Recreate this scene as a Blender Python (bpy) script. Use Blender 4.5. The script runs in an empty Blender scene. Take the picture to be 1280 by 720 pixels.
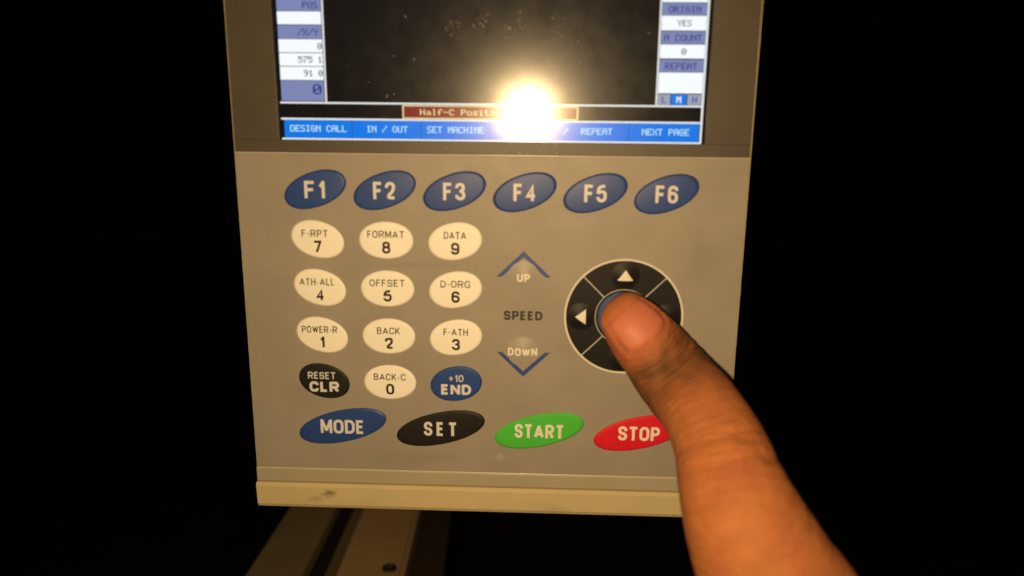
import bpy, bmesh, math, random, os
from mathutils import Vector, Matrix, Euler, noise
from mathutils.kdtree import KDTree

random.seed(7)
C = bpy.context.scene.collection
sc = bpy.context.scene
MM = 0.001
BASE_Z = 1.15
# panel frame: u right, v up, w out of the panel (mm); world = (u, -w, v)
def W(u, v, w):
    return Vector((u * MM, -w * MM, v * MM + BASE_Z))
TO_WORLD = Matrix(((1, 0, 0), (0, 0, -1), (0, 1, 0)))

# ------------------------------------------------------------------ camera
CAM = (14.067, 0.0, 215.54)
Rc = Matrix(((0.99923186, -0.017874, 0.03487411), (0.00915804, 0.97179006, 0.23566969), (-0.03810267, -0.23516928, 0.97120729)))
cd = bpy.data.cameras.new('camera')
cam = bpy.data.objects.new('camera', cd)
C.objects.link(cam)
cam.matrix_world = Matrix.Translation(W(*CAM)) @ (TO_WORLD @ Rc).to_4x4()
cd.sensor_width = 36
cd.lens = 28.125
cd.clip_start = 0.005
cd.clip_end = 60
cd.dof.use_dof = True
cd.dof.focus_distance = 0.248
cd.dof.aperture_fstop = 7.0
sc.camera = cam

# ------------------------------------------------------------------ world, lamps, exposure
wd = bpy.data.worlds.new('World')
sc.world = wd
wd.use_nodes = True
wd.node_tree.nodes['Background'].inputs[0].default_value = (1.0, 0.75, 0.5, 1)
wd.node_tree.nodes['Background'].inputs[1].default_value = 0.0005

FLASH = (6.2, -9.2, 214.0)          # the phone's flash, beside its lens
ld = bpy.data.lights.new('phone_flash', 'AREA')
ld.shape = 'DISK'
ld.size = 0.0085
ld.energy = 0.56
ld.color = (1.0, 0.68, 0.33)
lo = bpy.data.objects.new('phone_flash', ld)
C.objects.link(lo)
lo.location = W(*FLASH)
lo.rotation_euler = (W(24, -52, 0) - W(*FLASH)).to_track_quat('-Z', 'Y').to_euler()

rd = bpy.data.lights.new('fill_lamp', 'AREA')   # unseen overhead lamp, added as weak ambient fill
rd.shape = 'RECTANGLE'
rd.size, rd.size_y = 1.2, 0.3
rd.energy = 1.6
rd.color = (1.0, 0.72, 0.42)
ro = bpy.data.objects.new('fill_lamp', rd)
C.objects.link(ro)
ro.location = W(-500, 1400, 900)
ro.rotation_euler = (W(0, -60, 0) - W(-500, 1400, 900)).to_track_quat('-Z', 'Y').to_euler()

vs = sc.view_settings
sc.display_settings.display_device = 'sRGB'
vs.view_transform = 'Standard'
vs.look = 'None'
vs.exposure = 0.0
vs.gamma = 1.0
vs.use_curve_mapping = False
sc.cycles.max_bounces = 6
sc.cycles.use_denoising = True

# ------------------------------------------------------------------ materials
def sock(n, *names):
    for k in names:
        if k in n.inputs:
            return n.inputs[k]
def mat(name, col, rough=0.5, spec=0.5, coat=0.0, coat_rough=0.1, emit=None, emit_s=1.0, metallic=0.0,
        mottle=0.0, mottle_scale=400.0, bump=0.0, bump_scale=3000.0, rough_var=0.0, sss=0.0):
    m = bpy.data.materials.new(name)
    m.use_nodes = True
    nt = m.node_tree
    b = nt.nodes['Principled BSDF']
    b.inputs['Base Color'].default_value = (*col, 1)
    b.inputs['Roughness'].default_value = rough
    sock(b, 'Specular IOR Level', 'Specular').default_value = spec
    sock(b, 'Coat Weight', 'Coat').default_value = coat
    b.inputs['Coat Roughness'].default_value = coat_rough
    b.inputs['Metallic'].default_value = metallic
    if sss:
        sock(b, 'Subsurface Weight', 'Subsurface').default_value = sss
        b.inputs['Subsurface Radius'].default_value = (1.0, 0.35, 0.15)
        b.inputs['Subsurface Scale'].default_value = 0.0025
    if emit:
        b.inputs['Emission Color'].default_value = (*emit, 1)
        b.inputs['Emission Strength'].default_value = emit_s
    tc = nt.nodes.new('ShaderNodeTexCoord')
    def tex(scale, detail=4, rough_=0.6):
        n = nt.nodes.new('ShaderNodeTexNoise')
        n.inputs['Scale'].default_value = scale
        n.inputs['Detail'].default_value = detail
        n.inputs['Roughness'].default_value = rough_
        nt.links.new(tc.outputs['Object'], n.inputs['Vector'])
        return n
    if mottle:
        n = tex(mottle_scale)
        r = nt.nodes.new('ShaderNodeMapRange')
        r.inputs['From Min'].default_value = 0.25
        r.inputs['From Max'].default_value = 0.75
        r.inputs['To Min'].default_value = 1 - mottle
        r.inputs['To Max'].default_value = 1 + mottle
        nt.links.new(n.outputs['Fac'], r.inputs['Value'])
        x = nt.nodes.new('ShaderNodeVectorMath')
        x.operation = 'SCALE'
        x.inputs[0].default_value = col
        nt.links.new(r.outputs['Result'], x.inputs['Scale'])
        nt.links.new(x.outputs['Vector'], b.inputs['Base Color'])
    if rough_var:
        n = tex(170.0, 5)
        r = nt.nodes.new('ShaderNodeMapRange')
        r.inputs['From Min'].default_value = 0.3
        r.inputs['From Max'].default_value = 0.7
        r.inputs['To Min'].default_value = rough - rough_var
        r.inputs['To Max'].default_value = rough + rough_var
        nt.links.new(n.outputs['Fac'], r.inputs['Value'])
        nt.links.new(r.outputs['Result'], b.inputs['Roughness'])
    if bump:
        n = tex(bump_scale, 3)
        bp = nt.nodes.new('ShaderNodeBump')
        bp.inputs['Strength'].default_value = bump
        bp.inputs['Distance'].default_value = 0.0001
        nt.links.new(n.outputs['Fac'], bp.inputs['Height'])
        nt.links.new(bp.outputs['Normal'], b.inputs['Normal'])
    return m

def screen_mat(name, emit, s=1.0):
    """LCD behind a slightly dusty glossy front: it glows and mirrors the flash."""
    return mat(name, (0.004, 0.0035, 0.003), rough=0.27, spec=0.14, coat=0.75, coat_rough=0.14, emit=emit, emit_s=s, rough_var=0.05)

M = {}
M['overlay'] = mat('grey_overlay_film', (0.285, 0.260, 0.228), 0.45, 0.25, mottle=0.09, mottle_scale=55, bump=0.25, bump_scale=4200, rough_var=0.05)
M['bezel'] = mat('brown_grey_bezel', (0.074, 0.063, 0.050), 0.42, 0.3, mottle=0.08, mottle_scale=120, bump=0.35, bump_scale=3500)
M['edge'] = mat('overlay_film_edge', (0.62, 0.58, 0.50), 0.25, 0.6)
M['housing'] = mat('cream_painted_metal', (0.54, 0.46, 0.27), 0.38, 0.45, mottle=0.06, mottle_scale=70, bump=0.3, bump_scale=2600)
M['trim'] = mat('grey_beige_trim', (0.36, 0.325, 0.25), 0.42, 0.4, mottle=0.06, mottle_scale=80, bump=0.25, bump_scale=2600)
M['black_gap'] = mat('black_gap', (0.006, 0.006, 0.006), 0.6, 0.3)
M['white_key'] = mat('ivory_key', (0.83, 0.82, 0.76), 0.45, 0.25, mottle=0.02, mottle_scale=200, bump=0.12)
M['blue_key'] = mat('blue_key', (0.020, 0.058, 0.25), 0.44, 0.32, mottle=0.06, mottle_scale=260, bump=0.15)
M['black_key'] = mat('black_key', (0.014, 0.013, 0.014), 0.5, 0.25, mottle=0.1, mottle_scale=260, bump=0.15)
M['green_key'] = mat('green_key', (0.07, 0.48, 0.055), 0.5, 0.22, mottle=0.05, mottle_scale=260, bump=0.15)
M['red_key'] = mat('red_key', (0.62, 0.012, 0.030), 0.5, 0.22, mottle=0.05, mottle_scale=260, bump=0.15)
M['white_ink'] = mat('white_ink', (0.62, 0.62, 0.66), 0.5, 0.3)
M['cream_ink'] = mat('cream_ink', (0.74, 0.72, 0.66), 0.5, 0.3)
M['dark_ink'] = mat('dark_ink', (0.022, 0.018, 0.016), 0.5, 0.3)
M['thin_ink'] = mat('thin_dark_ink', (0.04, 0.034, 0.03), 0.5, 0.3)
M['speed_ink'] = mat('charcoal_ink', (0.035, 0.034, 0.036), 0.5, 0.3)
M['blue_ink'] = mat('blue_ink', (0.030, 0.060, 0.24), 0.45, 0.4)
M['pad'] = mat('black_pad_print', (0.009, 0.0085, 0.009), 0.5, 0.22, mottle=0.1, bump=0.2)
M['ring'] = mat('white_ring_print', (0.62, 0.60, 0.56), 0.5, 0.3)
M['dim_ring'] = mat('thin_grey_print', (0.40, 0.39, 0.37), 0.5, 0.3)

M['lcd_black'] = screen_mat('lcd_black', (0.010, 0.010, 0.012), 0.4)
M['lcd_white'] = screen_mat('lcd_white', (0.90, 0.95, 0.98), 1.05)
M['lcd_line'] = screen_mat('lcd_white_line', (0.80, 0.82, 0.80), 1.0)
M['lcd_label'] = screen_mat('lcd_periwinkle', (0.205, 0.245, 0.47), 1.0)
M['lcd_grey'] = screen_mat('lcd_pale_grey', (0.33, 0.37, 0.48), 1.0)
M['lcd_blue'] = screen_mat('lcd_blue', (0.0, 0.19, 0.80), 1.0)
M['lcd_navy'] = screen_mat('lcd_navy_text', (0.035, 0.035, 0.23), 1.0)
M['lcd_dark'] = screen_mat('lcd_dark_text', (0.05, 0.05, 0.06), 1.0)
M['lcd_pale'] = screen_mat('lcd_pale_blue_text', (0.50, 0.80, 0.97), 1.0)
M['lcd_red'] = screen_mat('lcd_dark_red', (0.22, 0.018, 0.016), 1.0)
M['lcd_cream'] = screen_mat('lcd_cream_text', (0.85, 0.66, 0.30), 1.0)
M['dust'] = mat('pale_dust', (0.26, 0.24, 0.21), 0.6, 0.5)
M['stain'] = mat('dark_smudge', (0.17, 0.14, 0.11), 0.6, 0.3)

def soft_spot(m, centre, size, col, strength, seed):
    """a worn, feathered stain at a fixed place on a surface (panel mm)"""
    nt = m.node_tree
    b = nt.nodes['Principled BSDF']
    tc = nt.nodes.new('ShaderNodeTexCoord')
    mp = nt.nodes.new('ShaderNodeMapping')
    mp.vector_type = 'TEXTURE'
    mp.inputs['Location'].default_value = Vector(centre) * MM
    mp.inputs['Scale'].default_value = Vector(size) * MM
    nt.links.new(tc.outputs['Object'], mp.inputs['Vector'])
    n = nt.nodes.new('ShaderNodeTexNoise')
    n.inputs['Scale'].default_value = 1.6
    n.inputs['Detail'].default_value = 5
    nt.links.new(mp.outputs['Vector'], n.inputs['Vector'])
    ln = nt.nodes.new('ShaderNodeVectorMath')
    ln.operation = 'LENGTH'
    nt.links.new(mp.outputs['Vector'], ln.inputs[0])
    ad = nt.nodes.new('ShaderNodeMath')
    ad.operation = 'MULTIPLY_ADD'
    nt.links.new(n.outputs['Fac'], ad.inputs[0])
    ad.inputs[1].default_value = 1.4
    nt.links.new(ln.outputs['Value'], ad.inputs[2])
    mr = nt.nodes.new('ShaderNodeMapRange')
    mr.interpolation_type = 'SMOOTHSTEP'
    mr.inputs['From Min'].default_value = 1.7
    mr.inputs['From Max'].default_value = 0.7
    mr.inputs['To Min'].default_value = 0.0
    mr.inputs['To Max'].default_value = strength
    nt.links.new(ad.outputs['Value'], mr.inputs['Value'])
    mx = nt.nodes.new('ShaderNodeMix')
    mx.data_type = 'RGBA'
    nt.links.new(mr.outputs['Result'], mx.inputs['Factor'])
    old = b.inputs['Base Color'].links
    if old:
        nt.links.new(old[0].from_socket, mx.inputs['A'])
    else:
        mx.inputs['A'].default_value = b.inputs['Base Color'].default_value
    mx.inputs['B'].default_value = (*col, 1)
    nt.links.new(mx.outputs['Result'], b.inputs['Base Color'])
soft_spot(M['housing'], (-47.5, -116.0, 0.8), (3.2, 1.9, 6), (0.16, 0.115, 0.06), 0.8, 1)
soft_spot(M['housing'], (-51.5, -118.0, 0.8), (4.0, 1.6, 6), (0.30, 0.22, 0.12), 0.5, 2)
soft_spot(M['housing'], (20, -119.5, 0.8), (7.0, 1.4, 6), (0.36, 0.27, 0.14), 0.4, 3)
soft_spot(M['overlay'], (3.3, -103.2, 0), (2.0, 1.6, 6), (0.40, 0.38, 0.33), 0.6, 4)
soft_spot(M['overlay'], (22, -34, 0), (12, 5, 8), (0.32, 0.30, 0.265), 0.5, 5)
soft_spot(M['overlay'], (-20, -104, 0), (18, 3, 8), (0.24, 0.21, 0.18), 0.5, 6)
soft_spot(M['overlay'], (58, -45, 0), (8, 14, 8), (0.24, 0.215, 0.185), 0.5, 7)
soft_spot(M['overlay'], (-20, -46.3, 0), (16, 1.2, 6), (0.22, 0.195, 0.165), 0.5, 8)

# ------------------------------------------------------------------ object helpers
def link(o, parent=None):
    C.objects.link(o)
    if parent is not None:
        o.parent = parent
    return o
def thing(name, label, cat, origin, group=None):
    o = bpy.data.objects.new(name, None)
    o.empty_display_size = 0.02
    o.location = W(*origin)
    o.rotation_euler = (math.pi / 2, 0, 0)
    o['label'] = label
    o['category'] = cat
    if group:
        o['group'] = group
    o['org'] = origin
    return link(o)
def mesh(name, verts, faces, m, smooth=False):
    me = bpy.data.meshes.new(name)
    me.from_pydata([(x * MM, y * MM, z * MM) for x, y, z in verts], [], faces)
    me.materials.append(m)
    if smooth:
        me.polygons.foreach_set('use_smooth', [True] * len(me.polygons))
    me.update()
    return me
def part(name, me, parent, loc=(0, 0, 0), label=None):
    o = bpy.data.objects.new(name, me)
    o.location = Vector(loc) * MM
    if label:
        o['label'] = label
    return link(o, parent)

def box_geo(x0, x1, y0, y1, z0, z1, bev=0.0):
    """box; with bev its top edges (towards +z) are chamfered twice"""
    if not bev:
        v = [(x0, y0, z0), (x1, y0, z0), (x1, y1, z0), (x0, y1, z0), (x0, y0, z1), (x1, y0, z1), (x1, y1, z1), (x0, y1, z1)]
        f = [(3, 2, 1, 0), (4, 5, 6, 7), (0, 1, 5, 4), (1, 2, 6, 5), (2, 3, 7, 6), (3, 0, 4, 7)]
        return v, f
    v, f = [], []
    for ins, z in ((0, z0), (0, z1 - bev), (bev * .3, z1 - bev * .3), (bev, z1)):
        v += [(x0 + ins, y0 + ins, z), (x1 - ins, y0 + ins, z), (x1 - ins, y1 - ins, z), (x0 + ins, y1 - ins, z)]
    f.append((3, 2, 1, 0))
    for k in range(3):
        a = 4 * k
        for i in range(4):
            j = (i + 1) % 4
            f.append((a + i, a + j, a + 4 + j, a + 4 + i))
    f.append((12, 13, 14, 15))
    return v, f
def join(*geos):
    V, F = [], []
    for v, f in geos:
        n = len(V)
        V += v
        F += [tuple(i + n for i in q) for q in f]
    return V, F
def quad(x0, x1, y0, y1, z):
    return [(x0, y0, z), (x1, y0, z), (x1, y1, z), (x0, y1, z)], [(0, 1, 2, 3)]
def prism_yz(profile, x0, x1):
    """profile of (v, w) points, counter-clockwise seen from +u, extruded along u"""
    n = len(profile)
    V = [(x0, a, b) for a, b in profile] + [(x1, a, b) for a, b in profile]
    F = [(i, (i + 1) % n, n + (i + 1) % n, n + i) for i in range(n)]
    F += [tuple(reversed(range(n))), tuple(range(n, 2 * n))]
    return V, F

def smooth(t):
    t = max(0.0, min(1.0, t))
    return t * t * (3 - 2 * t)
def dome_h(r, h):
    if h > 0.6:                     # the round keys swell out of the film without a rim
        return h * (1 - r * r) ** 1.6 if r < 1 else 0.0
    return h * (0.62 * smooth((1 - r) / 0.075) + 0.38 * (1 - r * r)) if r < 1 else 0.0
def dome_r(x, y, a, b, th, p):
    c, s = math.cos(th), math.sin(th)
    X, Y = (c * x + s * y) / a, (-s * x + c * y) / b
    return (abs(X) ** p + abs(Y) ** p) ** (1 / p)
def dome_geo(a, b, th, h, p=2.0, seg=64):
    c, s = math.cos(th), math.sin(th)
    radii = [1.0, 0.975, 0.95, 0.92, 0.89, 0.86, 0.83, 0.78, 0.7, 0.58, 0.44, 0.28, 0.12]
    V, F = [], []
    for k, r in enumerate([1.0] + radii):
        for i in range(seg):
            t = 2 * math.pi * i / seg
            ct, st = math.cos(t), math.sin(t)
            x = math.copysign(abs(ct) ** (2 / p), ct) * a * r
            y = math.copysign(abs(st) ** (2 / p), st) * b * r
            V.append((c * x - s * y, s * x + c * y, -0.25 if k == 0 else dome_h(r, h)))
    n = len(radii) + 1
    for k in range(n - 1):
        for i in range(seg):
            j = (i + 1) % seg
            F.append((k * seg + i, k * seg + j, (k + 1) * seg + j, (k + 1) * seg + i))
    V.append((0, 0, dome_h(0, h)))
    for i in range(seg):
        F.append(((n - 1) * seg + i, (n - 1) * seg + (i + 1) % seg, len(V) - 1))
    return V, F

# lettering: even strokes, each a thin ribbon of faces
STROKES = {
 'A': (.82, [[(0, 0), (.5, 1)], [(.5, 1), (1, 0)], [(.2, .28), (.8, .28)]]), 'C': (.72, [[(1, .7), (1, 1), (0, 1), (0, 0), (1, 0), (1, .3)]]),
 'D': (.72, [[(0, -.1), (0, 1.1)], [(0, 1), (1, 1), (1, 0), (0, 0)]]), 'E': (.6, [[(1, 1), (0, 1), (0, 0), (1, 0)], [(0, .52), (.9, .52)]]),
 'F': (.58, [[(1, 1), (0, 1), (0, -.12)], [(0, .5), (.9, .5)]]), 'L': (.6, [[(0, 1.1), (0, 0), (1, 0)]]),
 'M': (.86, [[(0, -.1), (0, 1.1)], [(1, -.1), (1, 1.1)], [(.06, 1), (.5, .12)], [(.94, 1), (.5, .12)]]),
 'N': (.74, [[(0, -.1), (0, 1.1)], [(1, -.1), (1, 1.1)], [(.04, 1), (.96, 0)]]), 'O': (.74, [[(.5, 1), (1, 1), (1, 0), (0, 0), (0, 1), (.5, 1)]]),
 'P': (.68, [[(0, -.1), (0, 1.1)], [(0, 1), (1, 1), (1, .44), (0, .44)]]), 'R': (.74, [[(0, -.1), (0, 1.1)], [(0, 1), (1, 1), (1, .46), (0, .46)], [(.5, .46), (1, -.05)]]),
 'S': (.68, [[(1, .72), (1, 1), (0, 1), (0, .53), (1, .47), (1, 0), (0, 0), (0, .28)]]), 'T': (.7, [[(-.08, 1), (1.08, 1)], [(.5, 1), (.5, -.1)]]),
 'G': (.76, [[(1, .72), (1, 1), (0, 1), (0, 0), (1, 0), (1, .46), (.55, .46)]]), 'B': (.7, [[(0, -.1), (0, 1.1)], [(0, 1), (.94, 1), (.94, .53), (0, .53)], [(0, .53), (1, .53), (1, 0), (0, 0)]]),
 'K': (.7, [[(0, -.1), (0, 1.1)], [(.05, .36), (1, 1.05)], [(.36, .6), (1, -.05)]]), 'H': (.72, [[(0, -.1), (0, 1.1)], [(1, -.1), (1, 1.1)], [(.05, .52), (.95, .52)]]),
 '-': (.36, [[(0, .42), (1, .42)]]), '+': (.6, [[(0, .45), (1, .45)], [(.5, .82), (.5, .08)]]),
 'U': (.72, [[(0, 1.1), (0, 0), (1, 0), (1, 1.1)]]), 'W': (1.0, [[(0, 1), (.27, 0)], [(.27, 0), (.5, .95)], [(.5, .95), (.73, 0)], [(.73, 0), (1, 1)]]),
 '0': (.6, [[(.5, 1), (1, 1), (1, 0), (0, 0), (0, 1), (.5, 1)]]), '1': (.34, [[(1, -.1), (1, 1.1)], [(0, .74), (.4, .80), (.9, .98)]]),
 '2': (.6, [[(0, .7), (0, 1), (1, 1), (1, .56), (0, 0), (1.1, 0)]]), '3': (.6, [[(0, .74), (0, 1), (.95, 1), (.95, .53), (.4, .53)], [(.4, .53), (1, .53), (1, 0), (0, 0), (0, .26)]]),
 '4': (.62, [[(.76, -.1), (.76, 1), (0, .26), (1.1, .26)]]), '5': (.6, [[(.95, 1), (.08, 1), (0, .48)], [(.04, .5), (.2, .62), (1, .62), (1, 0), (0, 0), (0, .26)]]),
 '6': (.6, [[(1, .76), (1, 1), (0, 1), (0, 0), (1, 0), (1, .58), (.05, .58)]]), '7': (.58, [[(-.05, 1), (1, 1), (.34, -.1)]]),
 '8': (.6, [[(.5, .54), (.06, .54), (.06, 1), (.94, 1), (.94, .54), (.5, .54)], [(.5, .54), (1, .54), (1, 0), (0, 0), (0, .54), (.5, .54)]]),
 '9': (.6, [[(0, .24), (0, 0), (1, 0), (1, 1), (0, 1), (0, .42), (.95, .42)]]), ' ': (.3, [])}
SHARP = set('EFLMNTAWKH147-+')
def round_path(pts, r, sharp):
    if sharp or len(pts) < 3:
        return list(pts)
    out = [pts[0]]
    for i in range(1, len(pts) - 1):
        a, b, c = (Vector(p) for p in (pts[i - 1], pts[i], pts[i + 1]))
        la, lc = (a - b).length, (c - b).length
        q = min(r, la * (0.98 if i == 1 else 0.49), lc * (0.98 if i == len(pts) - 2 else 0.49))
        if q < 1e-3:
            out.append(tuple(b))
            continue
        p0, p1 = b + (a - b) / la * q, b + (c - b) / lc * q
        for k in range(7):
            t = k / 6
            w1 = 2 * t * (1 - t) * 0.82
            d = (1 - t) ** 2 + w1 + t * t
            out.append(tuple((p0 * (1 - t) ** 2 + b * w1 + p1 * t * t) / d))
    out.append(pts[-1])
    res = [out[0]]
    for p in out[1:]:
        if (Vector(p) - Vector(res[-1])).length > 1e-4:
            res.append(p)
    return res
def ribbon(path, t, z):
    n = len(path)
    P_ = [Vector(p) for p in path]
    closed = (P_[0] - P_[-1]).length < 1e-6
    V = []
    for i in range(n):
        a = P_[i - 1] if i > 0 else (P_[n - 2] if closed else None)
        c = P_[i + 1] if i < n - 1 else (P_[1] if closed else None)
        d1 = (P_[i] - a).normalized() if a is not None else (c - P_[i]).normalized()
        d2 = (c - P_[i]).normalized() if c is not None else d1
        m = (d1 + d2)
        m = m.normalized() if m.length > 1e-6 else d1
        nrm = Vector((-m.y, m.x))
        k = t / 2 / max(0.5, abs(nrm.dot(Vector((-d1.y, d1.x)))))
        V += [(P_[i] + nrm * k).to_tuple() + (z,), (P_[i] - nrm * k).to_tuple() + (z,)]
    return V, [(2 * i + 1, 2 * i + 3, 2 * i + 2, 2 * i) for i in range(n - 1)]
def stroke_text(s, w, h, t, gap=0.2):
    """bold sans lettering of even stroke t, w x h mm, centred on (0, 0)"""
    ws = [STROKES[c][0] for c in s]
    g = gap
    k = (w - 0.0) / (sum(ws) + g * (len(s) - 1))
    geos, x = [], -w / 2
    zz = 0
    for c, cw in zip(s, ws):
        W_ = cw * k
        for st in STROKES[c][1]:
            pts = [(t / 2 + max(0, min(1, px)) * (W_ - t) + (px - max(0, min(1, px))) * (W_ - t), t / 2 + py * (h - t)) for px, py in st]
            G = ribbon(round_path(pts, min(0.36 * h, 0.6 * (W_ - t)) if c in 'OCDSPRUGB0235689' else 0, c in SHARP), t, zz * 0.003)
            zz = (zz + 1) % 3
            geos.append(([(x + max(-0.02 * W_, min(W_ * 1.02, a)), max(0, min(h, b)) - h / 2, z) for a, b, z in G[0]], G[1]))
        x += W_ + g * k
    return join(*geos)
def subdivide(geo, max_len):
    bm = bmesh.new()
    vs_ = [bm.verts.new(v) for v in geo[0]]
    for f in geo[1]:
        try:
            bm.faces.new([vs_[i] for i in f])
        except ValueError:
            pass
    bmesh.ops.triangulate(bm, faces=bm.faces[:])
    for _ in range(5):
        es = [e for e in bm.edges if e.calc_length() > max_len]
        if not es:
            break
        bmesh.ops.subdivide_edges(bm, edges=es, cuts=1)
    bmesh.ops.triangulate(bm, faces=[f for f in bm.faces if len(f.verts) > 3])
    bm.verts.index_update()
    V = [tuple(v.co) for v in bm.verts]
    F = [tuple(v.index for v in f.verts) for f in bm.faces]
    bm.free()
    return V, F
def shift(geo, dx, dy, dz=0.0):
    return [(x + dx, y + dy, z + dz) for x, y, z in geo[0]], geo[1]
def on_dome(geo, a, b, th, h, p, lift=0.05):
    g = subdivide(geo, 1.2 if h < 0.6 else 0.45)
    return [(x, y, dome_h(dome_r(x, y, a, b, th, p), h) + lift + z) for x, y, z in g[0]], g[1]

# 5x7 dot characters of the display
GL = {'A': '01110 10001 10001 11111 10001 10001 10001', 'C': '01110 10001 10000 10000 10000 10001 01110',
 'D': '11110 10001 10001 10001 10001 10001 11110', 'E': '11111 10000 10000 11110 10000 10000 11111',
 'G': '01110 10001 10000 10111 10001 10001 01110', 'H': '10001 10001 10001 11111 10001 10001 10001',
 'I': '01110 00100 00100 00100 00100 00100 01110', 'L': '10000 10000 10000 10000 10000 10000 11111',
 'M': '10001 11011 10101 10101 10001 10001 10001', 'N': '10001 11001 10101 10011 10001 10001 10001',
 'O': '01110 10001 10001 10001 10001 10001 01110', 'P': '11110 10001 10001 11110 10000 10000 10000',
 'R': '11110 10001 10001 11110 10100 10010 10001', 'S': '01111 10000 10000 01110 00001 00001 11110',
 'T': '11111 00100 00100 00100 00100 00100 00100', 'U': '10001 10001 10001 10001 10001 10001 01110',
 'X': '10001 10001 01010 00100 01010 10001 10001', 'Y': '10001 10001 01010 00100 00100 00100 00100',
 '/': '00001 00001 00010 00100 01000 10000 10000', '-': '00000 00000 00000 11111 00000 00000 00000',
 '0': '01110 10001 10011 10101 11001 10001 01110', '1': '00100 01100 00100 00100 00100 00100 01110',
 '5': '11111 10000 11110 00001 00001 10001 01110', '7': '11111 00001 00010 00100 01000 01000 01000',
 '9': '01110 10001 10001 01111 00001 00010 01100',
 'a': '00000 00000 01110 00001 01111 10001 01111', 'l': '01100 00100 00100 00100 00100 00100 01110',
 'f': '00110 01001 01000 11100 01000 01000 01000', 'o': '00000 00000 01110 10001 10001 10001 01110',
 's': '00000 00000 01111 10000 01110 00001 11110', 'i': '00100 00000 01100 00100 00100 00100 01110',
 't': '01000 01000 11100 01000 01000 01001 00110', 'n': '00000 00000 10110 11001 10001 10001 10001', ' ': ''}
def dot_text(s, pitch, h, z, bold=1.0):
    """dot-matrix line centred on (0, 0); one quad per run of dots, rows of it slightly overlapping in height only by touching"""
    V, F = [], []
    px, py = pitch / 6.0, h / 7.0
    x0 = -pitch * len(s) / 2 + px * 0.5
    for ci, ch in enumerate(s):
        rows = GL[ch].split()
        for r, row in enumerate(rows):
            k = 0
            while k < 5:
                if row[k] == '1':
                    e = k
                    while e < 5 and row[e] == '1':
                        e += 1
                    xa, xb = x0 + ci * pitch + k * px, x0 + ci * pitch + (e - 1 + bold) * px
                    ya = h / 2 - (r + 1) * py
                    n = len(V)
                    V += [(xa, ya, z), (xb, ya, z), (xb, ya + py, z), (xa, ya + py, z)]
                    F.append((n, n + 1, n + 2, n + 3))
                    k = e
                else:
                    k += 1
    return V, F

# ------------------------------------------------------------------ the room beyond: a dark floor far below
fl = bpy.data.objects.new('floor', mesh('floor', *box_geo(-6000, 6000, -6000, 6000, -40, 0), mat('dark_concrete', (0.05, 0.046, 0.042), 0.8, 0.2, mottle=0.2, mottle_scale=6)))
fl['kind'] = 'structure'
link(fl)

# ------------------------------------------------------------------ control panel
HALF = 69.3                       # half width of the housing
panel = thing('control_panel', 'grey and cream machine control panel with lit screen and coloured oval keys', 'control panel', (0, -121.5, -34))
PO = Vector((0, 121.5, 34)) if False else Vector((0, -121.5, -34))
class Off:                         # everything of the panel is authored in panel mm, then moved to the panel's base
    pass
def P(name, geo, m, parent=None, label=None, smooth_=False, loc=None):
    """part of the panel; loc = panel-space origin of the piece (geo relative to it), default the panel's zero"""
    me = geo if isinstance(geo, bpy.types.Mesh) else mesh(name, *geo, m, smooth_)
    if parent is None or parent is panel:
        l = Vector(loc or (0, 0, 0)) - PO
        o = part(name, me, panel, l, label)
        o['at'] = tuple(loc or (0, 0, 0))
    else:
        l = Vector(loc or (0, 0, 0)) - Vector(parent['at'])
        o = part(name, me, parent, l, label)
        o['at'] = tuple(loc or (0, 0, 0))
    return o

SCR_TOP, SCR_BOT = 72.0, -12.45
WIN_L, WIN_R = -56.7, 56.9
# housing: shell with side walls, its lower lip folded to the front
top_v = 84.0
shell = join(
    box_geo(-HALF, HALF, -112.9, top_v, -34, -0.9, 0),
    prism_yz([(-121.5, -34), (-113.05, -34), (-113.05, 0.25), (-113.5, 0.85), (-114.0, 0.95), (-119.9, 0.55), (-121.0, 0.0), (-121.5, -1.2)], -HALF, HALF))
housing = P('housing', shell, M['housing'])
P('trim_strip', box_geo(-HALF + 0.05, HALF - 0.05, -112.75, -108.55, -0.9, 0.05, 0.25), M['trim'], label='narrow beige strip under the key overlay')
ov = join(box_geo(-68.9, 68.9, -108.25, -16.1, -0.85, 0.0, 0.14))
overlay = P('key_overlay', ov, M['overlay'])
for y0, y1, hz, bv_ in ((-108.5, -108.27, 0.10, 0.05), (-16.08, -15.85, 0.10, 0.06)):
    P('overlay_edge', box_geo(-68.9, 68.9, y0, y1, -0.85, hz, bv_), M['edge'], label='pale shiny edge of the grey key overlay')
bz = join(box_geo(-68.9, 68.9, -15.83, SCR_BOT - 0.02, -0.85, -0.10, 0.12),
          box_geo(-68.9, WIN_L, SCR_BOT - 0.02, SCR_TOP + 1, -0.85, -0.10, 0.12),
          box_geo(WIN_R, 68.9, SCR_BOT - 0.02, SCR_TOP + 1, -0.85, -0.10, 0.12),
          box_geo(-68.9, 68.9, SCR_TOP + 1, 82.5, -0.85, -0.10, 0.12))
P('screen_bezel', bz, M['bezel'], label='darker brown grey frame round the screen')

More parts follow.
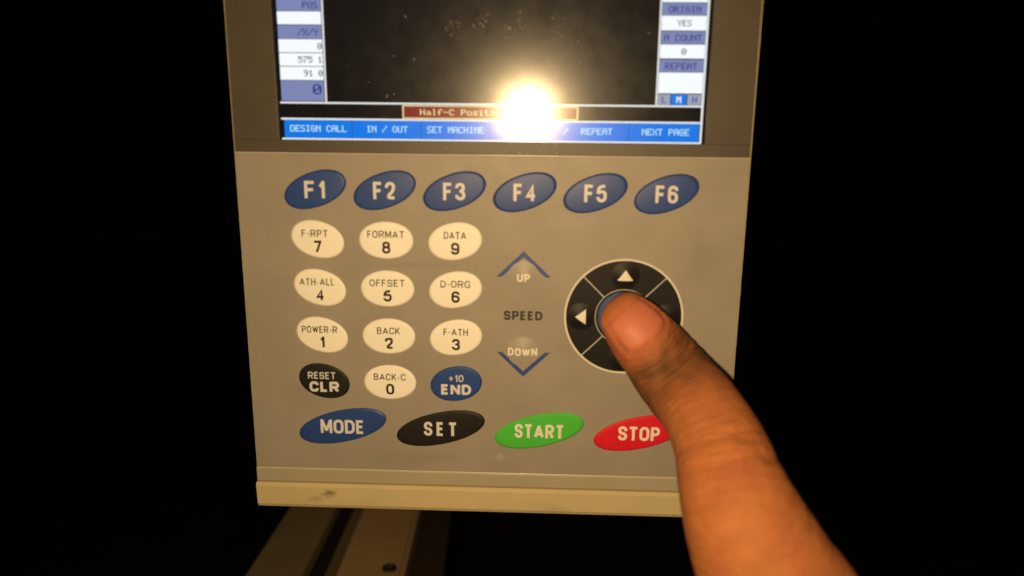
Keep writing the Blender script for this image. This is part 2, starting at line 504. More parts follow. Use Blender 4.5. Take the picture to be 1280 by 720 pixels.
# ---- screen
ZS = -0.62
screen = P('screen', quad(WIN_L + 0.02, WIN_R - 0.02, SCR_BOT, SCR_TOP + 0.98, ZS), M['lcd_black'], label='dusty lit display with black drawing area and flash reflection')
def S(name, geo, m, label=None):
    return P(name, geo, m, screen, label)
Z1, Z2, Z3 = ZS + 0.02, ZS + 0.04, ZS + 0.06
def cell(x0, x1, y0, y1, m, label=None, name='cell', z=Z1):
    return S(name, quad(x0, x1, y0, y1, z), M[m], label)
def word(s, x, y, m, pitch=1.40, h=1.65, bold=1.25, align='c', z=Z3):
    if align == 'r':
        x = x - pitch * len(s) / 2
    g = shift(dot_text(s, pitch, h, z, bold), x, y)
    return S('screen_text', g, M[m], 'display text reading ' + s)
# side columns (rows continue above the photograph's edge as plain cells)
RX0, RX1 = 43.95, 55.35
LX0, LX1 = -55.45, -43.95
for (a, b, m) in ((22.85, 19.95, 'lcd_label'), (19.8, 16.2, 'lcd_white'), (15.98, 12.92, 'lcd_label'), (12.75, 9.3, 'lcd_white'), (9.0, 5.95, 'lcd_label'), (5.8, 0.55, 'lcd_white'),
                  (29.8, 23.05, 'lcd_white'), (33.0, 30.0, 'lcd_label'), (40.0, 33.2, 'lcd_white')):
    cell(RX0, RX1, b, a, m)
for x0, x1, m, t, tm in ((43.95, 47.2, 'lcd_grey', 'L', 'lcd_navy'), (47.45, 51.35, 'lcd_blue', 'M', 'lcd_white'), (51.6, 55.35, 'lcd_grey', 'H', 'lcd_navy')):
    cell(x0, x1, -2.45, 0.3, m)
    word(t, (x0 + x1) / 2, -1.05, tm)
for (a, b, m) in ((23.6, 20.45, 'lcd_label'), (20.3, 17.1, 'lcd_white'), (16.9, 13.55, 'lcd_label'), (13.4, 10.1, 'lcd_white'), (9.92, 6.65, 'lcd_white'), (6.47, 3.1, 'lcd_white'), (2.95, -2.3, 'lcd_label'),
                  (30.5, 23.8, 'lcd_white'), (34.0, 30.7, 'lcd_label'), (40.0, 34.2, 'lcd_white')):
    cell(LX0, LX1, b, a, m)
word('POS', -46.75, 21.9, 'lcd_navy')
word('/X/Y', -47.6, 15.2, 'lcd_navy')
word('0', -44.0, 11.7, 'lcd_dark', 1.3, 1.6, align='r')
word('575 1', -44.05, 8.3, 'lcd_dark', 1.3, 1.6, align='r')
word('91 0', -44.05, 4.85, 'lcd_dark', 1.3, 1.6, align='r')
word('0', -45.9, 0.75, 'lcd_navy', 2.6, 2.6, 1.4)
word('ORIGIN', 49.7, 21.35, 'lcd_navy')
word('YES', 49.8, 18.0, 'lcd_dark', 1.25, 1.5)
word('N COUNT', 49.6, 14.4, 'lcd_navy')
word('0', 50.0, 11.0, 'lcd_dark', 1.4, 1.5)
word('REPEAT', 49.5, 7.4, 'lcd_navy')
# ruling lines of the display
def line(x0, x1, y0, y1, z=Z2):
    return S('ruling_line', quad(x0, x1, y0, y1, z), M['lcd_line'])
line(-43.75, -43.3, -2.5, 40.2)
line(43.4, 43.85, -2.5, 40.2)
line(55.4, 55.95, SCR_BOT + 0.05, 40.2)
line(-55.9, 55.38, -2.98, -2.52)
line(-55.9, 55.38, -7.2, -6.72)
line(-55.9, 55.38, SCR_BOT + 0.03, -11.98)
for i in range(6):
    x0 = -55.2 + 18.4 * i
    cell(x0 + 0.06, x0 + 18.34, -11.96, -7.22, 'lcd_blue', name='softkey')
    S('softkey_gap', quad(x0 + 18.34 - 0.0, x0 + 18.46, -11.0, -7.3, Z2), M['lcd_navy'])
for t, x in (('DESIGN CALL', -46.0), ('IN / OUT', -27.5), ('SET MACHINE', -9.15), ('/', 20.1), ('REPEAT', 28.3), ('NEXT PAGE', 46.4)):
    word(t, x, -9.45, 'lcd_pale', 1.40, 1.7)
# message box
cell(-23.25, 23.35, -6.62, -3.12, 'lcd_cream', 'dark red message box with cream border', 'message_box')
S('message_field', quad(-22.85, 22.95, -6.32, -3.42, Z2), M['lcd_red'])
word('Half-C Position', -18.7 + 1.56 * 7.5, -4.88, 'lcd_cream', 1.56, 1.6, z=Z3)
# dust specks and smears on the screen glass
dv, df = [], []
rng = random.Random(3)
SMEARS = ((7.6, 19.0, 0.35, 2.4), (-2.2, 18.5, 0.9, 0.9), (4.6, 15.4, 0.7, 0.9), (-9.5, 17.0, 1.2, 1.2), (18.0, 13.5, 1.6, 3.0))
for k in range(150):
    q = rng.random()
    if q < 0.72:
        a_ = SMEARS[k % 5]
        cx, cy = rng.gauss(a_[0], a_[2]), rng.gauss(a_[1], a_[3])
    elif q < 0.86:
        cx, cy = rng.gauss(17, 6), rng.gauss(11, 6)
    else:
        cx, cy = rng.uniform(-40, 42), rng.uniform(-1, 26)
    if not (-42.5 < cx < 42.5) or cy > 40 or cy < -2:
        continue
    L = rng.uniform(0.05, 0.13) if rng.random() < 0.8 else rng.uniform(0.2, 0.6)
    wdt = rng.uniform(0.035, 0.07)
    an = rng.gauss(-1.0, 0.5)
    c_, s_ = math.cos(an), math.sin(an)
    n = len(dv)
    for (a, b) in ((-L, -wdt), (0, -wdt * 1.5), (L, -wdt * .5), (L, wdt * .5), (0, wdt * 1.3), (-L, wdt)):
        dv.append((cx + a * c_ - b * s_, cy + a * s_ + b * c_, Z3 + 0.01))
    df.append(tuple(range(n, n + 6)))
dso = S('dust_specks', (dv, df), M['dust'])
dso['kind'] = 'stuff'

# ---- keys
def legend(parent, geo, m):
    return P('legend', geo, M[m], parent, loc=parent['at'])
KEYH = 0.75
FK = (8.95, 4.75, math.radians(20), 0.58, 2.08)
fmesh = {}
for i in range(6):
    if 'f' not in fmesh:
        fmesh['f'] = mesh('function_key', *dome_geo(*FK[:4], p=FK[4]), M['blue_key'], True)
    k = P('function_key', fmesh['f'], None, loc=(-47.5 + 19.0 * i, -25.7, 0.0), label='blue oval key printed F%d' % (i + 1))
    legend(k, on_dome(stroke_text('F%d' % (i + 1), 5.6 if i == 0 else 6.0, 4.7, 0.84, 0.14), *FK), 'white_ink')

COLS = (-47.5, -28.45, -9.4)
ROWS = (-39.45, -53.15, -67.0, -80.8)
SHAPES = ((7.45, 5.1, math.radians(-15), 0.45, 2.08), (7.5, 5.2, 0.0, 0.45, 2.08), (7.45, 5.2, math.radians(11), 0.45, 2.08))
NUM = [[('F-RPT', 7.3, '7'), ('FORMAT', 10.2, '8'), ('DATA', 6.1, '9')],
       [('ATH-ALL', 9.9, '4'), ('OFFSET', 9.9, '5'), ('D-ORG', 8.3, '6')],
       [('POWER-R', 10.1, '1'), ('BACK', 6.5, '2'), ('F-ATH', 6.9, '3')],
       [('RESET', 8.0, 'CLR'), ('BACK-C', 9.2, '0'), ('+10', 4.2, 'END')]]
nm = {}
for r in range(4):
    for c in range(3):
        small, w_, big = NUM[r][c]
        col = {'CLR': 'black_key', 'END': 'blue_key'}.get(big, 'white_key')
        sh = SHAPES[c]
        if (c, col) not in nm:
            nm[(c, col)] = mesh('number_key', *dome_geo(*sh[:4], p=sh[4]), M[col], True)
        word_ = {'black_key': 'black', 'blue_key': 'blue', 'white_key': 'ivory'}[col]
        k = P('number_key', nm[(c, col)], None, loc=(COLS[c], ROWS[r], 0.0), label='%s oval key printed %s and %s' % (word_, small, big))
        dx = (-0.6, 0, 0)[c]
        if col == 'white_key':
            legend(k, on_dome(shift(stroke_text(small, w_, 1.98, 0.29, 0.16), dx, 1.72), *sh), 'thin_ink')
            legend(k, on_dome(shift(stroke_text(big, 1.35 if big == '1' else 2.35, 3.35, 0.66), 0.05, -1.95), *sh), 'dark_ink')
        else:
            legend(k, on_dome(shift(stroke_text(small, w_, 2.08, 0.31, 0.16), dx, 1.75), *sh), 'white_ink')
            legend(k, on_dome(shift(stroke_text(big, 8.6, 3.2, 0.78, 0.12), 0, -1.65), *sh), 'white_ink')

BK = (13.2, 4.95, math.radians(13.5), 0.55, 2.06)
for i, (t, w_, col, nm_, sp) in enumerate((('MODE', 12.8, 'blue_key', 'blue', 0.10), ('SET', 9.6, 'black_key', 'black', 0.34), ('START', 14.2, 'green_key', 'green', 0.13), ('STOP', 11.9, 'red_key', 'red', 0.12))):
    k = P('command_key', mesh('command_key', *dome_geo(*BK[:4], p=BK[4]), M[col], True), None, loc=(-42.72 + 28.67 * i, -94.65, 0.0), label='long %s oval key printed %s' % (nm_, t))
    legend(k, on_dome(stroke_text(t, w_, 4.3, 0.80, sp), *BK), 'cream_ink' if i > 1 else 'white_ink')

# ---- speed keys
spd = (4.6, 4.6, 0.0, 0.75, 2.0)
M['speed'] = mat('pale_grey_key', (0.31, 0.29, 0.26), 0.45, 0.3, mottle=0.05, mottle_scale=90, bump=0.2)
km = mesh('speed_key', *dome_geo(*spd[:4], p=2.0), M['speed'], True)
for v_, t, w_ in ((-49.0, 'UP', 3.6), (-70.85, 'DOWN', 8.3)):
    k = P('speed_key', km, None, loc=(9.5, v_, 0.0), label='round grey key printed ' + t)
    legend(k, on_dome(shift(stroke_text(t, w_, 2.3, 0.50, 0.14), 0, -0.25 if t == 'UP' else 0.1), *spd), 'cream_ink')
P('speed_caption', shift(stroke_text('SPEED', 10.8, 2.7, 0.62, 0.13), 9.5, -60.2, 0.03), M['speed_ink'], label='charcoal word SPEED printed between the two speed keys')
def chevron(s):
    pts = [(-7.55, 0), (0, 7.3), (7.55, 0), (6.0, 0), (0, 5.65), (-6.0, 0)]
    V = [(x, s * y, 0.028) for x, y in pts]
    F = [(0, 5, 4, 1), (1, 4, 3, 2)]
    return V, (F if s > 0 else [tuple(reversed(f)) for f in F])
P('chevron_mark', shift(chevron(1), 9.5, -49.15), M['blue_ink'])
P('chevron_mark', shift(chevron(-1), 9.7, -70.95), M['blue_ink'])

# ---- direction pad
DC = (37.45, -60.07)
def disc(r, z, seg=96, r_in=0.0, h=0.0):
    V, F = [], []
    if r_in:
        for q in (r_in, r):
            V += [(q * math.cos(2 * math.pi * i / seg), q * math.sin(2 * math.pi * i / seg), z) for i in range(seg)]
        for i in range(seg):
            j = (i + 1) % seg
            F.append((i, seg + i, seg + j, j))
    else:
        V = [(r * math.cos(2 * math.pi * i / seg), r * math.sin(2 * math.pi * i / seg), z) for i in range(seg)]
        F = [tuple(range(seg))]
    return V, F
pad = P('direction_pad', disc(16.1, 0.02), M['pad'], loc=(*DC, 0.0), label='round black direction pad under the thumb')
def D(name, geo, m, label=None, sm=False, at=(0, 0)):
    return P(name, geo, M[m], pad, label, sm, (DC[0] + at[0], DC[1] + at[1], 0.0))
D('pad_ring', disc(16.55, 0.05, r_in=15.98), 'ring')
D('centre_ring', disc(7.98, 0.05, r_in=7.74), 'dim_ring')
for k in range(4):
    a = math.radians(45 + 90 * k)
    c_, s_ = math.cos(a), math.sin(a)
    pts = [(8.0, -0.17), (15.98, -0.17), (15.98, 0.17), (8.0, 0.17)]
    D('divider_line', ([(x * c_ - y * s_, x * s_ + y * c_, 0.045) for x, y in pts], [(0, 1, 2, 3)]), 'dim_ring')
CK = (7.6, 7.6, 0.0, 0.61, 2.0)
D('centre_key', dome_geo(*CK[:4], p=2.0), 'blue_key', 'round blue key at the centre of the pad', True)
D('centre_mark', on_dome(([(-4.7, 2.6, 0), (-4.25, 1.8, 0), (-3.9, 2.0, 0), (-4.3, 2.9, 0)], [(0, 1, 2, 3)]), *CK), 'white_ink')
AK = (4.0, 4.0, 0.0, 0.75, 2.0)
am = mesh('arrow_key', *dome_geo(*AK[:4], p=2.0), M['pad'], True)
for k in range(4):
    a = math.radians(90 * k)
    at = (11.85 * math.sin(a), 11.85 * math.cos(a))
    D('arrow_key', am, None, at=at) if False else P('arrow_key', am, None, pad, None, True, (DC[0] + at[0], DC[1] + at[1], 0.03))
    tri = [(-2.2, -1.35), (2.2, -1.35), (0, 1.65)]
    c_, s_ = math.cos(-a), math.sin(-a)
    g = on_dome(([(x * c_ - y * s_, x * s_ + y * c_, 0) for x, y in tri], [(0, 1, 2)]), *AK, lift=0.16)
    D('arrow_mark', g, 'cream_ink', at=at)

# ---- wear on the panel
def blob(cx, cy, z, a, b, seed, n=22, th=0.0):
    rg = random.Random(seed)
    V = []
    for i in range(n):
        t = 2 * math.pi * i / n
        q = 1 + 0.35 * noise.noise(Vector((math.cos(t) * 1.7, math.sin(t) * 1.7, seed * 3.1)))
        x, y = a * q * math.cos(t), b * q * math.sin(t)
        V.append((cx + x * math.cos(th) - y * math.sin(th), cy + x * math.sin(th) + y * math.cos(th), z))
    return V, [tuple(range(n))]
for i, (x, y, r) in enumerate(((2.5, -46.2, 0.28), (19.2, -68.4, 0.14), (-20.3, -41.0, 0.2), (-60, -33, 0.2))):
    P('dirt_speck', blob(x, y, 0.035, r, r * 0.8, i, 9), M['stain'])
sg = []
rg = random.Random(21)
for k in range(26):
    x, y, a, L = rg.uniform(-60, 60), rg.uniform(-106, -34), rg.uniform(-0.6, 1.2), rg.uniform(0.8, 4.0)
    c_, s_, q = math.cos(a), math.sin(a), 0.022
    sg.append(([(x - c_ * L, y - s_ * L, 0.012), (x + s_ * q, y - c_ * q, 0.012), (x + c_ * L, y + s_ * L, 0.012), (x - s_ * q, y + c_ * q, 0.012)], [(0, 1, 2, 3)]))
P('film_scratches', join(*sg), M['trim'])['kind'] = 'stuff'
gs = []
rg = random.Random(11)
for k in range(16):
    x = rg.gauss(8, 14)
    gs.append(blob(x, -15.0 + rg.uniform(-0.5, 2.2), -0.085, rg.uniform(.1, .5), rg.uniform(.05, .12), k + 40, 8, rg.uniform(-.2, .4)))
P('bezel_dust', join(*gs), M['dust'])['kind'] = 'stuff'

# ------------------------------------------------------------------ machine bed under and behind the panel
BD = Vector((-0.06006585, -0.12545503, -1.0))        # its rails run away from the camera along this line
BU = Vector((0, 0.99222221, -0.12447927))
BO = Vector((0, -185.0, -34.0))
bed = thing('machine_bed', 'tan metal machine bed rails with a dark bolt hole, in shade below the panel', 'machine bed', tuple(BO))
def bedpt(u, s_, h):
    return tuple(Vector((u, 0, 0)) + BD * s_ + BU * h)
def strip(name, prof, m, label=None, s0=-70, s1=420):
    """prof: (u, height) points of the strip's cross-section, clockwise from top left"""
    n = len(prof)
    V = [bedpt(u, s0, h) for u, h in prof] + [bedpt(u, s1, h) for u, h in prof]
    F = [(i, n + i, n + (i + 1) % n, (i + 1) % n) for i in range(n)] + [tuple(range(n)), tuple(reversed(range(n, 2 * n)))]
    return part(name, mesh(name, V, F, m), bed, label=label)
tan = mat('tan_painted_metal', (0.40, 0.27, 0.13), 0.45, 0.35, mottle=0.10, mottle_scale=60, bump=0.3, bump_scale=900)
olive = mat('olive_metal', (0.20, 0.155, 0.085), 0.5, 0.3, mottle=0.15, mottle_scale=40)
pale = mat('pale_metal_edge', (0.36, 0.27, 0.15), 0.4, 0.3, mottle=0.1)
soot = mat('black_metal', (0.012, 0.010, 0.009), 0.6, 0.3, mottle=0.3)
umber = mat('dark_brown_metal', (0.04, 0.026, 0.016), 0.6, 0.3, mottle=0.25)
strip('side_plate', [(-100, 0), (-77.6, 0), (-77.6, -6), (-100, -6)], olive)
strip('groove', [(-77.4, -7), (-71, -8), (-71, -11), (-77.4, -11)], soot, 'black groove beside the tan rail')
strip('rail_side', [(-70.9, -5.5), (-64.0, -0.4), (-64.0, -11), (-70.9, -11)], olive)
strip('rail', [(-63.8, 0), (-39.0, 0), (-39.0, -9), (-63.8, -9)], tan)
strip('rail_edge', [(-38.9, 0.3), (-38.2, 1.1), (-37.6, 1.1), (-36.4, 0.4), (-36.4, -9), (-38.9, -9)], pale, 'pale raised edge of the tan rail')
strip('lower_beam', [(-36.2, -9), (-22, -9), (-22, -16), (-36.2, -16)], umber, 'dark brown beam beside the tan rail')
bv, bf = [], []
for k, (r, h) in enumerate(((3.1, 0.02), (3.0, 0.5), (2.4, 0.8), (1.5, 0.8), (1.4, 0.05))):
    for i in range(24):
        t = 2 * math.pi * i / 24
        bv.append(bedpt(-43.2 + r * math.cos(t), 40.8 - r * 1.25 * math.sin(t), h))
for k in range(4):
    for i in range(24):
        j = (i + 1) % 24
        bf.append((k * 24 + i, k * 24 + j, k * 24 + 24 + j, k * 24 + 24 + i))
bf.append(tuple(range(96, 120)))
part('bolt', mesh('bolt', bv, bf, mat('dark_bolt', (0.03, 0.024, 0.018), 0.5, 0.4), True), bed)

# ------------------------------------------------------------------ the hand: thumb pressing the centre key
HO = Vector((75, -160, 60))
RINGS = [            # centre (u, v, w), half width, half thickness, from the tip to the thumb's root
    ((35.81, -56.43, 8.0), 7.06, 5.0),
    ((38.43, -59.32, 8.6), 8.28, 6.9),
    ((42.32, -63.71, 9.0), 9.40, 8.0),
    ((45.70, -67.62, 9.2), 9.90, 8.0),
    ((49.10, -71.85, 10.2), 10.47, 8.1),
    ((52.92, -75.83, 13.6), 10.70, 8.7),
    ((56.56, -79.16, 20.5), 10.63, 9.4),
    ((59.65, -84.76, 29.0), 11.57, 10.4),
    ((61.21, -91.31, 36.5), 12.89, 11.5),
    ((63.67, -98.16, 42.0), 14.58, 12.5),
    ((68.32, -108.23, 46.0), 16.61, 14.0),
    ((75.10, -121.52, 51.0), 19.25, 15.5),
    ((76.0, -138.0, 60.0), 21.0, 17.0), ((78.0, -164.0, 70.0), 25.0, 18.0), ((80.0, -195.0, 84.0), 26.0, 19.0), ((86.0, -245.0, 104.0), 29.0, 24.0), ((92.0, -300.0, 126.0), 33.0, 28.0)]
ROLL = [-17, -17, -16, -15, -13, -11, -9, -7, -6, -5, -4, -3, -2, -1, 0, 0, 0]
RC = [Vector(r[0]) for r in RINGS]
RA = [r[1] for r in RINGS]
RB = [r[2] for r in RINGS]
def cr(a, b, c, d, t):
    return 0.5 * ((2 * b) + (c - a) * t + (2 * a - 5 * b + 4 * c - d) * t * t + (3 * b - a - 3 * c + d) * t ** 3)
def samp(arr, s_):
    i = min(int(s_), len(arr) - 2)
    t = s_ - i
    q = lambda k: arr[max(0, min(len(arr) - 1, k))]
    return cr(q(i - 1), q(i), q(i + 1), q(i + 2), t)
VIEW = Vector((14, 0, 215))
def frame(s_):
    c = samp(RC, s_)
    e = 0.05
    t = (samp(RC, min(s_ + e, len(RC) - 1)) - samp(RC, max(0, s_ - e))).normalized()
    v = (VIEW - c).normalized()
    v = (v * 0.6 + Vector((-0.1, 0.45, 0.65)) * 0.4)
    d0 = (v - t * v.dot(t)).normalized()
    r0 = d0.cross(t) * -1
    a = math.radians(samp([float(x) for x in ROLL], s_))
    d = d0 * math.cos(a) + r0 * math.sin(a)
    r = r0 * math.cos(a) - d0 * math.sin(a)
    return c, t, d, r
def surf(s_, ph, off=0.0):
    """point on the thumb: ph = 0 on its back, positive towards image right"""
    c, t, d, r = frame(s_)
    a, b = samp(RA, s_) + off, samp(RB, s_) + off
    return c + r * (a * math.sin(ph)) + d * (b * math.cos(ph))
def tube_from(rings_fn, n_ring, seg, cap0, cap1):
    V, F = [tuple(cap0)], []
    for k in range(n_ring):
        V += rings_fn(k)
    for i in range(seg):
        F.append((0, 1 + (i + 1) % seg, 1 + i))
    for k in range(n_ring - 1):
        for i in range(seg):
            j = (i + 1) % seg
            F.append((1 + k * seg + i, 1 + k * seg + j, 1 + (k + 1) * seg + j, 1 + (k + 1) * seg + i))
    V.append(tuple(cap1))
    o = 1 + (n_ring - 1) * seg
    for i in range(seg):
        F.append((o + i, o + (i + 1) % seg, len(V) - 1))
    return V, F
NS = 100
SMAX = len(RINGS) - 1.0
def ring_at(k):
    s_ = SMAX * k / (NS - 1)
    return [tuple(surf(s_, 2 * math.pi * i / 40)) for i in range(40)]
c0, t0_, d0_, r0_ = frame(0)
def tip_rings():
    out = []
    for q in (0.30, 0.58, 0.80, 0.94):
        z = math.sqrt(1 - q * q)
        out.append([tuple(c0 - t0_ * (4.2 * z) + r0_ * (RA[0] * q * math.sin(2 * math.pi * i / 40)) + d0_ * (RB[0] * q * math.cos(2 * math.pi * i / 40))) for i in range(40)])
    return out
TR = tip_rings()
hand_geo = [tube_from(lambda k: TR[k] if k < 4 else ring_at(k - 4), NS + 4, 40, c0 - t0_ * 4.4, RC[-1])]
def capsule_chain(pts):
    """pts: (u, v, w, radius); a smooth tube of round cross-section with round ends"""
    P_ = [Vector(p[:3]) for p in pts]
    R_ = [p[3] for p in pts]
    n = (len(P_) - 1) * 8
    seg = 20
    rings_ = []
    for k in range(n + 1):
        s_ = (len(P_) - 1) * k / n
        i = min(int(s_), len(P_) - 2)
        q = lambda A, m: A[max(0, min(len(A) - 1, m))]
        c = cr(q(P_, i - 1), q(P_, i), q(P_, i + 1), q(P_, i + 2), s_ - i)
        rr = cr(q(R_, i - 1), q(R_, i), q(R_, i + 1), q(R_, i + 2), s_ - i)
        rings_.append((c, rr))
    def fr(t):
        x = t.cross(Vector((0.3, 0.2, 0.93))).normalized()
        return x, t.cross(x)
    out = []
    tA = (rings_[1][0] - rings_[0][0]).normalized()
    tB = (rings_[-1][0] - rings_[-2][0]).normalized()
    full = [(rings_[0][0] - tA * rings_[0][1] * math.cos(a), rings_[0][1] * math.sin(a), tA) for a in (0.35, 0.75, 1.15)]
    for k, (c, rr) in enumerate(rings_):
        t = (rings_[min(k + 1, n)][0] - rings_[max(k - 1, 0)][0]).normalized()
        full.append((c, rr, t))
    full += [(rings_[-1][0] + tB * rings_[-1][1] * math.cos(a), rings_[-1][1] * math.sin(a), tB) for a in (1.15, 0.75, 0.35)]
    for c, rr, t in full:
        x, y = fr(t)
        out.append([tuple(c + x * (rr * math.cos(2 * math.pi * i / seg)) + y * (rr * math.sin(2 * math.pi * i / seg))) for i in range(seg)])
    return tube_from(lambda k: out[k], len(out), seg, rings_[0][0] - tA * rings_[0][1], rings_[-1][0] + tB * rings_[-1][1])
WR = (82, -185, 76)
KN = [((95, -135, 30), (80, -145, 9), (79, -157, 28), (88, -158, 40), 9.8), ((103, -149, 26), (74, -163, 8), (75, -172, 30), (88, -170, 42), 9.8),
      ((107, -164, 29), (78, -178, 9), (78, -185, 30), (90, -182, 43), 9.2), ((108, -179, 35), (84, -191, 16), (82, -196, 33), (92, -193, 45), 8.0)]
for kn, pip, dip, tip_, r in KN:
    hand_geo.append(capsule_chain([(*WR, 15), ((WR[0] + kn[0]) / 2 + 3, (WR[1] + kn[1]) / 2, (WR[2] + kn[2]) / 2, 13), (*kn, r + 1.2), ((kn[0] + pip[0]) / 2, (kn[1] + pip[1]) / 2 + 1, (kn[2] + pip[2]) / 2, r - 0.4),
                                   (*pip, r), (*dip, r - 1.2), (*tip_, r - 2.2)]))
hand_geo.append(capsule_chain([(75, -132, 56, 14), (89, -148, 44, 14), (95, -168, 46, 13)]))      # web and heel of the hand
V, F = join(*hand_geo)
bm_ = bpy.data.meshes.new('hand_rough')
bm_.from_pydata([(Vector(v) - HO) * MM for v in V], [], F)
ob = bpy.data.objects.new('hand_rough', bm_)
C.objects.link(ob)
md = ob.modifiers.new('remesh', 'REMESH')
md.mode = 'VOXEL'
md.voxel_size = 0.00058
md.adaptivity = 0.0
sm_ = ob.modifiers.new('smooth', 'SMOOTH')
sm_.factor = 0.5
sm_.iterations = 22
dg = bpy.context.evaluated_depsgraph_get()
hm = bpy.data.meshes.new_from_object(ob.evaluated_get(dg))
bpy.data.objects.remove(ob)
bpy.data.meshes.remove(bm_)
hm.name = 'hand'

# skin detail on the thumb: knuckle folds, nail folds, fine lines
kd = KDTree(190 * 48)
samples = []
for a in range(190):
    s_ = 12.5 * a / 189
    for b in range(48):
        ph = -math.pi + 2 * math.pi * b / 48
        kd.insert(surf(s_, ph), len(samples))
        samples.append((s_, ph))
kd.balance()
NS0, NS1, NPH = -0.15, 2.0, 0.98         # nail: free edge, cuticle, half angle
NCEN = 0.12
BLOTCH = Vector((51.53920893, -82.77086072, 47.0))
nv = len(hm.vertices)
nor = [v.normal.copy() for v in hm.vertices]
ruddy = [0.0] * nv
knuckle_shade = [0.0] * nv
lines = [0.0] * (3 * nv)
FOLDS = ((3.1, 0.35, 0.16, 0.5), (3.6, 0.85, 0.19, 0.6), (4.15, 0.65, 0.2, 0.6), (4.7, 0.3, 0.14, 0.4), (7.2, 0.4, 0.2, 0.25), (7.8, 0.5, 0.25, 0.3), (8.3, 0.25, 0.2, 0.2))
for i, v in enumerate(hm.vertices):
    p = v.co / MM + HO
    if p.y < -140 or p.z < 2 and p.x > 60:
        continue
    co, idx, dist = kd.find(p)
    if dist > 3.0:
        continue
    s_, ph = samples[idx]
    # refine between samples
    best = (dist, s_, ph)
    for ds in (-0.04, -0.02, 0, 0.02, 0.04):
        for dp in (-0.08, -0.04, 0, 0.04, 0.08):
            if ds or dp:
                dd = (surf(max(0, s_ + ds), ph + dp) - p).length
                if dd < best[0]:
                    best = (dd, s_ + ds, ph + dp)
    _, s_, ph = best
    off = 0.0
    wob = 0.10 * noise.noise(p * 0.35) + 0.05 * noise.noise(p * 0.9)
    back = math.exp(-(ph / 1.15) ** 4)
    for fs, dep, sg, cv in FOLDS:
        x = s_ + wob - fs + cv * 0.35 * ph * ph
        off -= dep * back * math.exp(-(x / (sg * 0.6)) ** 2) * (0.65 + 0.7 * noise.noise(Vector((fs * 7, ph * 2.2, 0.3))))
        off += dep * 0.5 * back * math.exp(-((x - sg * 1.7) / sg) ** 2)
    # nail folds
    e = (s_ - (NS0 + NS1) / 2) / ((NS1 - NS0) / 2)
    g = (ph - NCEN) / NPH
    rim = (abs(g) ** 3.2 + abs(max(e, -0.2)) ** 3.2) ** (1 / 3.2) if e > -1.4 else 9
    if e > -1.2:
        off += 0.24 * math.exp(-((rim - 1.15) / 0.13) ** 2) * smooth((e + 1.1) / 0.8)
        off -= 0.40 * math.exp(-((rim - 0.99) / 0.07) ** 2) * smooth((e + 1.1) / 0.8)
    off += 0.10 * noise.noise(p * 0.5) + 0.03 * noise.noise(p * 1.6)
    v.co += nor[i] * off * MM
    r_ = math.exp(-((s_ - 1.6) / 1.3) ** 2) * 0.35
    r_ += 0.85 * math.exp(-((p - BLOTCH).length / 4.2) ** 2) * (0.9 + 0.5 * noise.noise(p * 0.5))
    r_ += 0.35 * noise.noise(p * 0.12)
    lines[3 * i], lines[3 * i + 1], lines[3 * i + 2] = s_ + 0.12 * ph * ph, ph, 0.2
    ruddy[i] = max(0.0, min(1.0, r_))
    knuckle_shade[i] = max(0.0, min(1.0, math.exp(-((s_ - 4.0) / 1.75) ** 4) * (0.85 + 0.5 * noise.noise(p * 0.25))))
hm.update()
at_ = hm.attributes.new('ruddy', 'FLOAT', 'POINT')
at_.data.foreach_set('value', ruddy)
at_ = hm.attributes.new('along', 'FLOAT_VECTOR', 'POINT')
at_.data.foreach_set('vector', lines)
at_ = hm.attributes.new('knuckle_shade', 'FLOAT', 'POINT')
at_.data.foreach_set('value', knuckle_shade)
hm.polygons.foreach_set('use_smooth', [True] * len(hm.polygons))

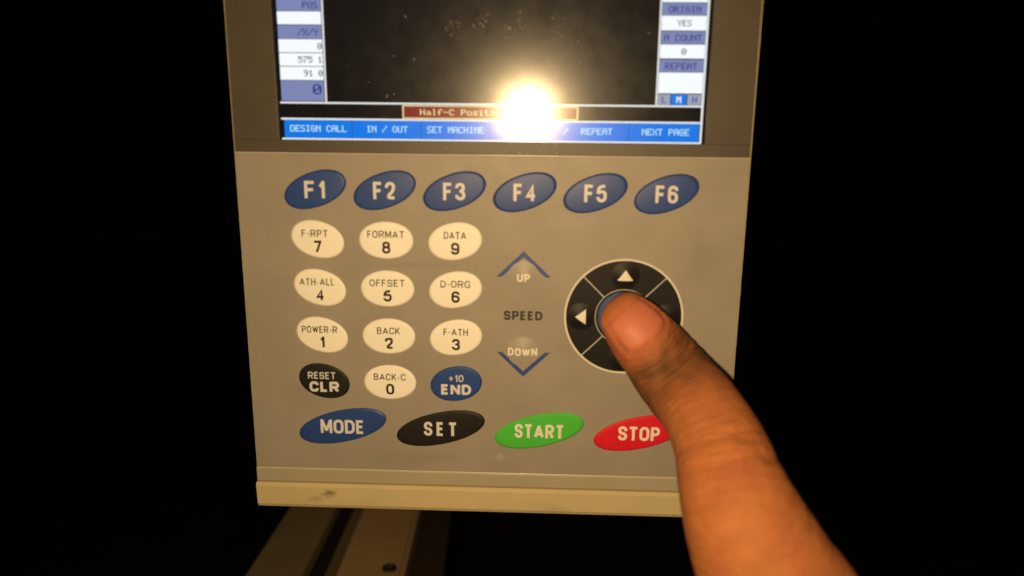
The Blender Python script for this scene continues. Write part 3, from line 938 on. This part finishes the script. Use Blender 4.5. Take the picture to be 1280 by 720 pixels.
def skin_mat(name, base, red, rough, spec, bump):
    m = mat(name, base, rough, spec, sss=0.12)
    nt = m.node_tree
    b = nt.nodes['Principled BSDF']
    at = nt.nodes.new('ShaderNodeAttribute')
    at.attribute_name = 'ruddy'
    mx = nt.nodes.new('ShaderNodeMix')
    mx.data_type = 'RGBA'
    tc = nt.nodes.new('ShaderNodeTexCoord')
    n1 = nt.nodes.new('ShaderNodeTexNoise')
    n1.inputs['Scale'].default_value = 220
    n1.inputs['Detail'].default_value = 6
    nt.links.new(tc.outputs['Object'], n1.inputs['Vector'])
    mr = nt.nodes.new('ShaderNodeMapRange')
    mr.inputs['From Min'].default_value = 0.3
    mr.inputs['From Max'].default_value = 0.7
    mr.inputs['To Min'].default_value = 0.90
    mr.inputs['To Max'].default_value = 1.08
    nt.links.new(n1.outputs['Fac'], mr.inputs['Value'])
    mx.inputs['A'].default_value = (*base, 1)
    mx.inputs['B'].default_value = (*red, 1)
    nt.links.new(at.outputs['Fac'], mx.inputs['Factor'])
    sc_ = nt.nodes.new('ShaderNodeVectorMath')
    sc_.operation = 'SCALE'
    ak = nt.nodes.new('ShaderNodeAttribute')      # shade across the thumb joint painted into the skin, with its browner tone
    ak.attribute_name = 'knuckle_shade'
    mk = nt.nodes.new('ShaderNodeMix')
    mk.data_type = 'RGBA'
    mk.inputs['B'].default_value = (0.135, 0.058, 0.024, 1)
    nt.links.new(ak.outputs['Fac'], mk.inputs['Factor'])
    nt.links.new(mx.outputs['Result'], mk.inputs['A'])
    nt.links.new(mk.outputs['Result'], sc_.inputs[0])
    nt.links.new(mr.outputs['Result'], sc_.inputs['Scale'])
    nt.links.new(sc_.outputs['Vector'], b.inputs['Base Color'])
    vo = nt.nodes.new('ShaderNodeTexVoronoi')
    vo.feature = 'DISTANCE_TO_EDGE'
    vo.inputs['Scale'].default_value = 1050
    nt.links.new(tc.outputs['Object'], vo.inputs['Vector'])
    cl = nt.nodes.new('ShaderNodeMapRange')
    cl.inputs['From Max'].default_value = 0.25
    nt.links.new(vo.outputs['Distance'], cl.inputs['Value'])
    al = nt.nodes.new('ShaderNodeAttribute')      # fine creases across the finger
    al.attribute_name = 'along'
    st = nt.nodes.new('ShaderNodeVectorMath')
    st.operation = 'MULTIPLY'
    st.inputs[1].default_value = (7.0, 1.6, 1.0)
    nt.links.new(al.outputs['Vector'], st.inputs[0])
    n2 = nt.nodes.new('ShaderNodeTexNoise')
    n2.inputs['Scale'].default_value = 1.0
    n2.inputs['Detail'].default_value = 4
    nt.links.new(st.outputs['Vector'], n2.inputs['Vector'])
    b0 = nt.nodes.new('ShaderNodeBump')
    b0.inputs['Strength'].default_value = 0.8
    b0.inputs['Distance'].default_value = 0.0007
    nt.links.new(n2.outputs['Fac'], b0.inputs['Height'])
    bp = nt.nodes.new('ShaderNodeBump')
    bp.inputs['Strength'].default_value = bump
    bp.inputs['Distance'].default_value = 0.00012
    nt.links.new(cl.outputs['Result'], bp.inputs['Height'])
    nt.links.new(b0.outputs['Normal'], bp.inputs['Normal'])
    nt.links.new(bp.outputs['Normal'], b.inputs['Normal'])
    return m
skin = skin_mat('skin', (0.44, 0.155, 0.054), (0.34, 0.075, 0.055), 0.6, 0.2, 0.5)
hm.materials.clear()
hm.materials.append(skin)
hand = bpy.data.objects.new('hand', hm)
hand.location = W(*HO)
hand.rotation_euler = (math.pi / 2, 0, 0)
hand['label'] = 'bare hand reaching in from lower right, its thumb pressing the centre key'
hand['category'] = 'hand'
link(hand)
# the nail: a thin curved plate seated in its folds
nvv, nff = [], []
NA, NB = 26, 26
for a in range(NA + 1):
    for b in range(NB + 1):
        X_, Y_ = -1 + 2 * a / NA, -1 + 2 * b / NB
        # square to superellipse at the cuticle end, squarer at the free edge
        xx = X_ * math.sqrt(max(0, 1 - 0.42 * Y_ * Y_)) if X_ > 0 else X_ * math.sqrt(max(0, 1 - 0.30 * Y_ * Y_))
        yy = Y_ * math.sqrt(max(0, 1 - 0.30 * X_ * X_)) if X_ > 0 else Y_ * math.sqrt(max(0, 1 - 0.12 * X_ * X_))
        s_ = (NS0 + NS1) / 2 + xx * (NS1 - NS0) / 2
        ph = NCEN + yy * NPH
        q = max(abs(X_) if X_ > 0 else abs(X_) * 0.9, abs(Y_))
        off = 0.24 - 0.60 * smooth((q - 0.72) / 0.28)
        if X_ < 0:
            off = max(off, 0.24 - 0.45 * smooth((abs(Y_) - 0.72) / 0.28)) - 0.30 * smooth((-X_ - 0.75) / 0.25)
        nvv.append(tuple(surf(max(0, s_), ph, off) - frame(0)[1] * (2.0 * max(0, -s_)) - HO))
for a in range(NA):
    for b in range(NB):
        o = a * (NB + 1) + b
        nff.append((o, o + 1, o + NB + 2, o + NB + 1))
nail_m = mat('nail', (0.53, 0.165, 0.095), 0.5, 0.28, mottle=0.06, mottle_scale=260, sss=0.12)
nail = part('thumbnail', mesh('thumbnail', nvv, nff, nail_m, True), hand)
